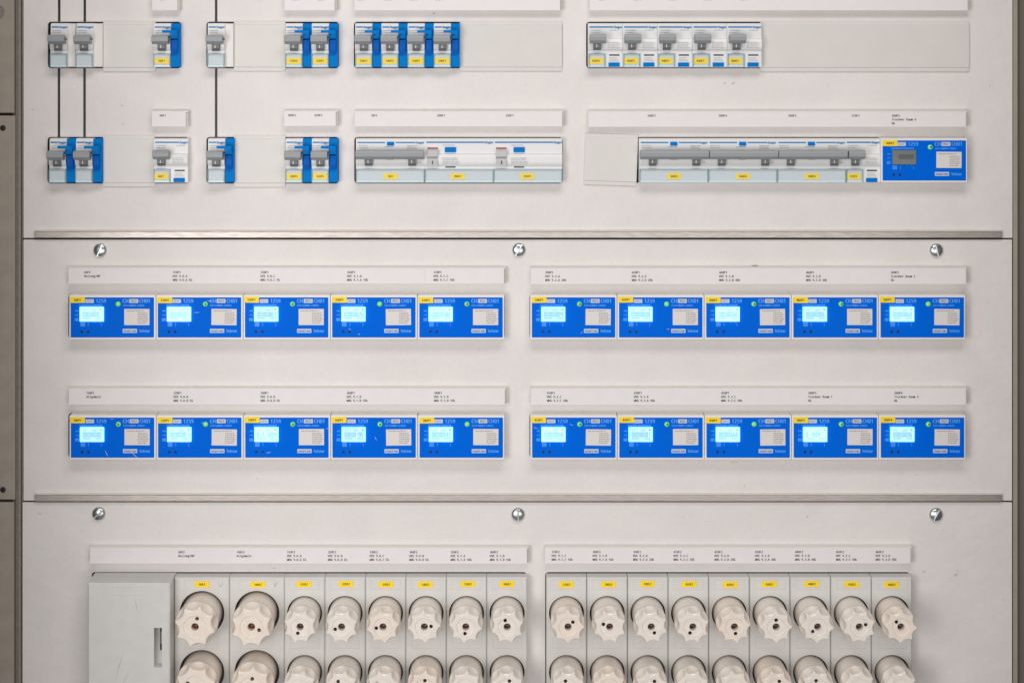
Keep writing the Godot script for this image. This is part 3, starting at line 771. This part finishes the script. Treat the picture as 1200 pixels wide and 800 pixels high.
const SCRATCHES := {"100P1": [[40, 38, 44.5, 46.5], [70, 40, 80, 48], [46, 2, 51, 1.4]], "320P1": [[50, 6.5, 57, 5.0], [22, 6.2, 26, 6.6]], "410P1": [[43.5, 7.2, 48.5, 9.4], [0.5, 11.2, 8, 13]], "310P1": [[42, 17.8, 50, 17.2], [57, 3.6, 65, 4.4]], "350P1": [[19.5, 36, 22.5, 38.5], [30, 44, 33, 42]], "340P1": [[24, 41.5, 31, 40.2], [95, 12, 98, 13.5]], "420P1": [[55, 37.2, 60, 36.8]], "390P1": [[57, 42, 59.5, 40.5]], "360P1": [[50, 22, 52, 27]]}
func scratch(t: Node3D, x0: float, y0: float, x1: float, y1: float, z: float, half: float, ink := "mark_white") -> void:
	var m := Mb.new()
	var a := Vector2(x0, y0)
	var b := Vector2(x1, y1)
	var n := (b - a).orthogonal().normalized() * half
	var c := (a + b) / 2 + n * 1.5
	m.tri(Vector3(a.x, a.y, z), Vector3(c.x - n.x, c.y - n.y, z), Vector3(c.x + n.x, c.y + n.y, z))
	m.tri(Vector3(b.x, b.y, z), Vector3(c.x + n.x, c.y + n.y, z), Vector3(c.x - n.x, c.y - n.y, z))
	part(t, "scratch", m.done(), M[ink])
func meters() -> void:
	var top := [["60P2", "0000000"], ["310P1", "00000004"], ["330P1", "00000801"], ["350P1", "00000026"], ["370P1", "00000482"], ["390P1", "00000004"], ["420P1", "00000000"], ["440P1", "00000068"], ["460P1", "00000006"], ["500P1", "00000060"]]
	var low := [["100P1", "00000000"], ["320P1", "00000001"], ["340P1", "0-7-1204"], ["360P1", "00000195"], ["380P1", "00000033"], ["410P1", "00000068"], ["430P1", "00000001"], ["450P1", "00000668"], ["500P3", "0-7404 "], ["500P4", "00000006"]]
	for i in 10:
		var x: float = (131.2 + 102.25 * i) if i < 5 else (672.2 + 102.25 * (i - 5))
		meter(x, 371.8, "blue meter tagged %s with lit display, %s in the upper meter row" % [top[i][0], ORD[i]], top[i][0], top[i][1], i)
		meter(x + 0.3, 512.6, "blue meter tagged %s with lit display, %s in the lower meter row" % [low[i][0], ORD[i]], low[i][0], low[i][1], i + 20)
	meter(1083.6, 188.0, "blue meter tagged 500P2 with dark unlit display beside the breakers", "500P2", "", 40)

# ---------------------------------------------------------------- fuses
func cap_mesh(key: String, R: float, H: float) -> ArrayMesh:     # porcelain screw cap: cylinder, then a crown with seven scooped grips, sight hole and test hole
	if cache.has(key):
		return cache[key]
	var m := Mb.new()
	var N := 168
	var LOBES := 8
	var k := R / 16.4
	var zs := [[-6.0, 0.965], [19.0, 0.965], [21.6, 0.97], [22.6, 0.995], [23.4, 1.012], [24.4, 1.014], [25.6, 1.012], [27.0, 1.008], [28.4, 1.003], [29.8, 0.997], [31.2, 0.992], [32.6, 0.987], [34.0, 0.981], [35.2, 0.972], [35.9, 0.955]]
	var rings := []
	for e in zs:
		var ring := PackedVector3Array()
		var t := clampf((e[0] - 23.6) / 12.1, 0, 1)
		for i in N:
			var a := TAU * i / N
			var off := absf(fposmod(LOBES * a / TAU, 1.0) - 0.5) / 0.425        # 0 in the middle of a grip, 1 at its rim
			var q := 1.0 - off * off - pow((1.0 - t) / 0.96, 2.0)
			var deep: float = 2.9 * k * pow(maxf(0.0, q), 0.6)
			var r: float = R * e[1] - deep
			ring.append(Vector3(r * cos(a), r * sin(a), e[0] * H / 36.5) * MM)
		rings.append(ring)
	for j in rings.size() - 1:
		m.loft(rings[j], rings[j + 1], 1)
	var last: PackedVector3Array = rings[-1]
	var face := PackedVector3Array()
	var ring9 := PackedVector3Array()
	var ring9b := PackedVector3Array()
	for i in N:
		var v: Vector3 = last[i]
		var flat := Vector2(v.x, v.y)
		flat *= (flat.length() - 0.7 * MM * k) / flat.length()
		face.append(Vector3(flat.x, flat.y, H * MM))
		var a := TAU * i / N
		ring9.append(Vector3(8.9 * k * cos(a), 8.9 * k * sin(a), H) * MM)
		ring9b.append(Vector3(8.5 * k * cos(a), 8.5 * k * sin(a), H - 0.9) * MM)
	m.loft(last, face, 2)
	m.loft(face, ring9, 3)
	m.loft(ring9, ring9b, 4)
	# sunken disc with the sight hole in the middle and the test hole at one side (towards +x)
	var zc := (H - 0.9) * MM
	var kh := lerpf(1.0, k, 0.25)
	var r_in := 3.5 * kh * MM
	var r_out := 8.5 * k * MM
	var hole_c := Vector2(6.5 * k * MM, 0)
	var hole_r := 1.75 * kh * MM
	var hole := PackedVector2Array()
	for i in 20:
		hole.append(hole_c + Vector2.from_angle(TAU * i / 20) * hole_r)
	for i in range(10, N - 10):
		var a := TAU * i / N
		var b := TAU * (i + 1) / N
		m.quad(Vector3(r_out * cos(a), r_out * sin(a), zc), Vector3(r_out * cos(b), r_out * sin(b), zc), Vector3(r_in * cos(b), r_in * sin(b), zc), Vector3(r_in * cos(a), r_in * sin(a), zc), 5)
	for side in [[-10, 0], [0, 10]]:
		var sector := PackedVector2Array()
		for i in range(side[0], side[1] + 1):
			sector.append(Vector2.from_angle(TAU * i / N) * r_out)
		for i in range(side[1], side[0] - 1, -1):
			sector.append(Vector2.from_angle(TAU * i / N) * r_in)
		for poly in Geometry2D.clip_polygons(sector, hole):
			var tr := Geometry2D.triangulate_polygon(poly)
			for i in range(0, tr.size(), 3):
				var a: Vector2 = poly[tr[i]]
				var b: Vector2 = poly[tr[i + 1]]
				var c: Vector2 = poly[tr[i + 2]]
				if (b - a).cross(c - a) < 0:
					var s := b
					b = c
					c = s
				m.tri(Vector3(a.x, a.y, zc), Vector3(b.x, b.y, zc), Vector3(c.x, c.y, zc), 5)
	for i in 20:
		var a := hole[i]
		var b := hole[(i + 1) % 20]
		m.quad(Vector3(a.x, a.y, zc), Vector3(b.x, b.y, zc), Vector3(b.x, b.y, zc - 0.006), Vector3(a.x, a.y, zc - 0.006), 6)
	for i in N:
		var a := TAU * i / N
		var b := TAU * (i + 1) / N
		m.quad(Vector3(r_in * cos(a), r_in * sin(a), zc), Vector3(r_in * cos(b), r_in * sin(b), zc), Vector3(r_in * cos(b), r_in * sin(b), zc - 0.007), Vector3(r_in * cos(a), r_in * sin(a), zc - 0.007), 7)
	cache[key] = m.done()
	return cache[key]
func holder_mesh(w: float, top: float, bottom: float, holes: Array, R: float, z: float) -> ArrayMesh:
	# front cover of one fuse column: box with chamfered rim and round openings
	var m := Mb.new()
	var b := 0.0010
	var x0 := -w / 2 + b
	var x1 := w / 2 - b
	var N := 48
	var cuts := [top - b]
	for i in holes.size():
		if i > 0:
			cuts.append((holes[i - 1] + holes[i]) / 2)
	cuts.append(bottom + b)
	for i in holes.size():
		var hy: float = holes[i]
		var half_w := w / 2 - b
		for k in N:
			var a0 := TAU * k / N
			var a1 := TAU * (k + 1) / N
			var q := []
			for a in [a0, a1]:
				var c := cos(a)
				var s := sin(a)
				var up: float = cuts[i] - hy
				var dn: float = hy - cuts[i + 1]
				var tx := half_w / maxf(absf(c), 1e-6)
				var ty: float = (up if s > 0 else dn) / maxf(absf(s), 1e-6)
				var t := minf(tx, ty)
				q.append(Vector3(t * c, hy + t * s, z))
				q.append(Vector3(R * c, hy + R * s, z))
				q.append(Vector3((R - 0.0003) * c, hy + (R - 0.0003) * s, z - 0.012))
			m.quad(q[1], q[0], q[3], q[4])
			if absf(absf(q[0].x) - half_w) > 1e-5 and absf(absf(q[3].x) - half_w) < 1e-5 or absf(absf(q[3].x) - half_w) > 1e-5 and absf(absf(q[0].x) - half_w) < 1e-5:
				var corner := Vector3(half_w * signf(cos((a0 + a1) / 2)), cuts[i] if sin((a0 + a1) / 2) > 0 else cuts[i + 1], z)
				m.tri(q[0], corner, q[3])
			m.quad(q[2], q[1], q[4], q[5], 1)
	var o1 := PackedVector3Array([Vector3(x0, bottom + b, z), Vector3(x1, bottom + b, z), Vector3(x1, top - b, z), Vector3(x0, top - b, z)])
	var o2 := PackedVector3Array([Vector3(-w / 2, bottom, z - b), Vector3(w / 2, bottom, z - b), Vector3(w / 2, top, z - b), Vector3(-w / 2, top, z - b)])
	var o3 := PackedVector3Array()
	for p in o2:
		o3.append(Vector3(p.x, p.y, BACK))
	m.loft(o2, o1)
	m.loft(o3, o2)
	return m.done()
func rect_frame(t: Node3D, called: String, x: float, y: float, z: float, w: float, h: float) -> void:
	var key := "frame%.4f%.4f" % [w, h]
	if not cache.has(key):
		var m := Mb.new()
		var a := rr(w, h, 0.0003, 0, 2)
		var b := rr(w - 0.0002, h - 0.0002, 0.0003, 0.00035, 2)
		var c := rr(w - 0.0008, h - 0.0008, 0.0002, 0.00035, 2)
		var d := rr(w - 0.0010, h - 0.0010, 0.0002, 0, 2)
		m.loft(a, b)
		m.loft(b, c)
		m.loft(c, d)
		cache[key] = m.done()
	part(t, called, cache[key], M.emboss, Vector3(x, y, z))
func fuses() -> void:
	var zf := 0.012
	var cols := []
	var tags := ["60F2", "100F2", "310F2", "320F2", "330F2", "340F2", "350F2", "360F2", "370F2", "380F2", "390F2", "410F2", "420F2", "430F2", "440F2", "450F2", "460F2"]
	for i in 2:
		cols.append([203.9 + 64.6 * i, 268.3 + 64.6 * i, true])
	for i in 6:
		cols.append([333.0 + 47.5 * i, 380.3 + 47.5 * i, false])
	for i in 9:
		cols.append([640.2 + 47.72 * i, 687.7 + 47.72 * i, false])
	var turns := [[76, 150], [-22, 84], [-110, -60], [-160, 120], [-170, 150], [5, 85], [-97, -50], [107, 70], [45, 112], [157, -60], [-62, 62], [-116, -110], [-81, -80], [90, 62], [-138, 104], [20, -100], [132, -60]]
	var row := [718.6, 787.8]
	var top := py(676.6, zf)
	var bottom := py(836, zf)
	for i in 17:
		var c: Array = cols[i]
		var big: bool = c[2]
		var x := px((c[0] + c[1]) / 2, zf)
		var t := thing("fuse_holder", ("grey fuse holder with larger cream caps tagged %s, %s after the blank cover" if big else "grey fuse holder with cream caps tagged %s, %s of its size along the row") % [tags[i], ORD[i] if big else ["first", "second", "third", "fourth", "fifth", "sixth", "seventh", "eighth", "ninth", "tenth", "eleventh", "twelfth", "thirteenth", "fourteenth", "last"][i - 2]], "fuse holder", Vector3(x, py(row[0], zf), 0), "fuse holders with screw caps")
		var yy := t.position.y
		var w := len_at(c[1] - c[0] - 0.25, zf)
		var key := "holder%s" % big
		var R := 0.0226 if big else 0.0176
		if not cache.has(key):
			cache[key] = holder_mesh(w, top - yy, bottom - yy, [0.0, py(row[1], zf) - yy], R, zf)
		part(t, "cover", cache[key], M.fuse_cover)
		part(t, "inner_socket", slab(w - 0.002, top - bottom - 0.002, BACK, -0.001), M.inside, Vector3(0, (top + bottom) / 2 - yy, 0))
		rect_frame(t, "label_field", 0, py(684.5, zf) - yy, zf, w - (0.020 if big else 0.010), 0.0105)
		rect_frame(t, "lower_field", 0, py(753, zf) - yy, zf, w - (0.022 if big else 0.011), 0.0120)
		var tg := part(t, "yellow_tag", slab(len_at(17.2, zf), len_at(7.1, zf), 0, 0.0004, 0.0006, 0.0001), M.yellow, Vector3(len_at(0.4 + 1.2 * sin(i * 2.3), zf), py(684.3 + 0.4 * sin(i * 1.7), zf) - yy, zf + 0.0001))
		tg.rotation_degrees.z = 1.2 * sin(i * 4.1)
		text(tg, tags[i], 0.0023, Vector3(0.0002, 0, 0.00044), M.ink, sans, true, 0.9, "tag_text")
		part(t, "catch", slab(0.0016, 0.0032, 0, 0.0008, 0.0007, 0.0004), M.emboss, Vector3(w / 2 - 0.0036, py(737, zf) - yy, zf))
		if big:
			var tick := Mb.new()
			var last := Vector2.INF
			for e in ([[-2.2, 1.6], [-1.6, -0.8], [-0.3, -2.0], [1.1, -1.0], [1.8, 1.6], [1.6, 2.4]] if i == 0 else [[-1.2, 0.2], [-0.6, -1.8], [0.2, -0.6], [1.0, 1.2], [1.9, 2.8]]):
				var p := Vector2(e[0], e[1]) * MM
				if last != Vector2.INF:
					var n := (p - last).orthogonal().normalized() * 0.00022
					tick.quad(Vector3(last.x - n.x, last.y - n.y, 0), Vector3(p.x - n.x, p.y - n.y, 0), Vector3(p.x + n.x, p.y + n.y, 0), Vector3(last.x + n.x, last.y + n.y, 0))
				last = p
			part(t, "pencil_tick", tick.done(), M.pencil, Vector3(w / 2 - 0.0085, py(684.6, zf) - yy, zf + 0.00008))
		for r in 2:
			var cap := part(t, "screw_cap", cap_mesh("bigcap" if big else "cap", 20.6 if big else 16.6, 36.5), M.porcelain_warm if (i * 5 + r * 3) % 4 == 0 or big else M.porcelain, Vector3(0, py(row[r], zf) - yy, zf))
			cap.rotation_degrees = Vector3(0, 0, turns[i][r])
			var k := 1.24 if big else 1.0
			var kh := 1.055 if big else 1.0
			part(cap, "fuse_indicator", lathe("ind%s" % big, [[[3.45 * kh, 30.2], [2.6 * kh, 30.4]], [[2.6 * kh, 30.4], [2.2 * kh, 29.4], [0, 29.9]]], 20), M.fuse_end_red if big else M.fuse_end)
			part(cap, "test_contact", lathe("tc%s" % big, [[[1.72 * kh, 30.9], [0, 31.1]]], 12), M.fuse_end, Vector3(6.5 * k * MM, 0, 0))
	# blank box cover with a pull slot
	var zb := 0.030
	var t := thing("fuse_box_cover", "blank grey box cover with a slim handle slot beside the fuse holders", "cover", Vector3(px(150.5, zb), py(760, zb), 0))
	var w := len_at(198.7 - 102.0, zb)
	var ht := py(683.2, zb) - t.position.y
	var hb := py(842, zb) - t.position.y
	var sx0 := px(180.0, zb) - t.position.x
	var sx1 := px(189.3, zb) - t.position.x
	var sy0 := py(781.8, zb) - t.position.y
	var sy1 := py(735.4, zb) - t.position.y
	var m := Mb.new()
	var b := 0.0012
	var X := [-w / 2 + b, sx0, sx1, w / 2 - b]
	var Y := [hb + b, sy0, sy1, ht - b]
	for i in 3:
		for j in 3:
			if i == 1 and j == 1:
				continue
			m.quad(Vector3(X[i], Y[j], zb), Vector3(X[i + 1], Y[j], zb), Vector3(X[i + 1], Y[j + 1], zb), Vector3(X[i], Y[j + 1], zb))
	var o1 := PackedVector3Array([Vector3(X[0], Y[0], zb), Vector3(X[3], Y[0], zb), Vector3(X[3], Y[3], zb), Vector3(X[0], Y[3], zb)])
	var o2 := PackedVector3Array([Vector3(-w / 2, hb, zb - b), Vector3(w / 2, hb, zb - b), Vector3(w / 2, ht, zb - b), Vector3(-w / 2, ht, zb - b)])
	var o3 := PackedVector3Array()
	for p in o2:
		o3.append(Vector3(p.x * 1.012, p.y * 1.004, BACK))
	m.loft(o2, o1)
	m.loft(o3, o2)
	var zi := zb - 0.011
	var s1 := PackedVector3Array([Vector3(sx0, sy0, zb), Vector3(sx1, sy0, zb), Vector3(sx1, sy1, zb), Vector3(sx0, sy1, zb)])
	var s2 := PackedVector3Array()
	for p in s1:
		s2.append(Vector3(p.x, p.y, zi))
	m.loft(s1, s2)
	m.fan(s2)
	part(t, "box", m.done(), M.fuse_cover)
	var xm := (sx0 + sx1) / 2
	part(t, "latch", slab(0.0034, 0.0230, zi, zi + 0.004, 0.0003, 0.0004), M.black, Vector3(xm + 0.0022, (sy0 + sy1) / 2 + 0.006, 0))
	part(t, "latch_plate", slab(0.0022, 0.0120, zi + 0.004, zi + 0.0052, 0.0003, 0.0003), M.brass, Vector3(xm + 0.0024, (sy0 + sy1) / 2 + 0.0075, 0))
	for k in [[145.0, 761.0, 134.0, 800.0], [153.0, 784.0, 141.0, 806.0], [158.0, 700.0, 160.5, 716.0]]:
		scratch(t, px(k[0], zb) - t.position.x, py(k[1], zb) - t.position.y, px(k[2], zb) - t.position.x, py(k[3], zb) - t.position.y, zb + 0.00006, 0.0002, "pencil")
	rect_frame(t, "label_field", px(148.5, zb) - t.position.x, py(691.5, zb) - t.position.y, zb, len_at(35, zb), len_at(10, zb))

# ---------------------------------------------------------------- camera and light
func setup() -> void:
	var cam := Camera3D.new()
	cam.name = "camera"
	cam.projection = Camera3D.PROJECTION_FRUSTUM
	cam.near = 0.1
	cam.far = 20.0
	cam.size = 800.0 * S * cam.near / D
	cam.frustum_offset = Vector2((600.0 - EX) * S, -(400.0 - EY) * S) * cam.near / D
	add_child(cam)
	cam.position = Vector3(px(EX), py(EY), D)
	cam.current = true
	var e := Environment.new()
	e.background_mode = Environment.BG_COLOR
	e.background_color = Color(0.455, 0.45, 0.45)
	e.tonemap_mode = Environment.TONE_MAPPER_LINEAR
	e.tonemap_exposure = 1.0
	e.sdfgi_enabled = true
	e.ssao_enabled = true
	e.ssil_enabled = true
	var w := WorldEnvironment.new()
	w.name = "surroundings"
	w.environment = e
	add_child(w)
	lamp("unseen_wide_light", Vector2(1.8, 0.6), 0.80, Color(1.0, 0.99, 0.985), Vector3(0.05, Y0 - 0.2, 1.4), Vector3(0.0, Y0 - 0.1, 0))  # out of view, placed to light the covers evenly
	lamp("unseen_tall_light", Vector2(0.5, 0.9), 0.72, Color(1.0, 0.99, 0.985), Vector3(-0.75, Y0 + 0.08, 1.3), Vector3(-0.15, Y0, 0))  # out of view at the left, placed for the glints on screws and strips
	lamp("unseen_ceiling_lamp", Vector2(1.2, 0.4), 1.05, Color(1.0, 0.985, 0.975), Vector3(0.08, Y0 + 1.3, 1.0), Vector3(0.06, Y0 - 0.1, 0))  # out of view above, lights upward faces and casts the soft shadows below

func lamp(called: String, size: Vector2, energy: float, color: Color, at: Vector3, to: Vector3) -> void:
	var a := AreaLight3D.new()
	a.name = called
	a.area_size = size
	a.light_energy = energy
	a.light_color = color
	a.shadow_enabled = true
	a.area_range = 8.0
	add_child(a)
	a.look_at_from_position(at, to, Vector3.UP)

func _ready() -> void:
	rng.seed = 4
	setup()
	sans = SystemFont.new()
	sans.font_names = PackedStringArray(["Droid Sans"])
	bold = SystemFont.new()
	bold.font_names = PackedStringArray(["Droid Sans"])
	bold.font_weight = 700
	mono = SystemFont.new()
	mono.font_names = PackedStringArray(["Droid Sans Mono"])
	materials()
	structure_of_cabinet()
	covers()
	breakers()
	meters()
	fuses()
	blanks()
	strips()
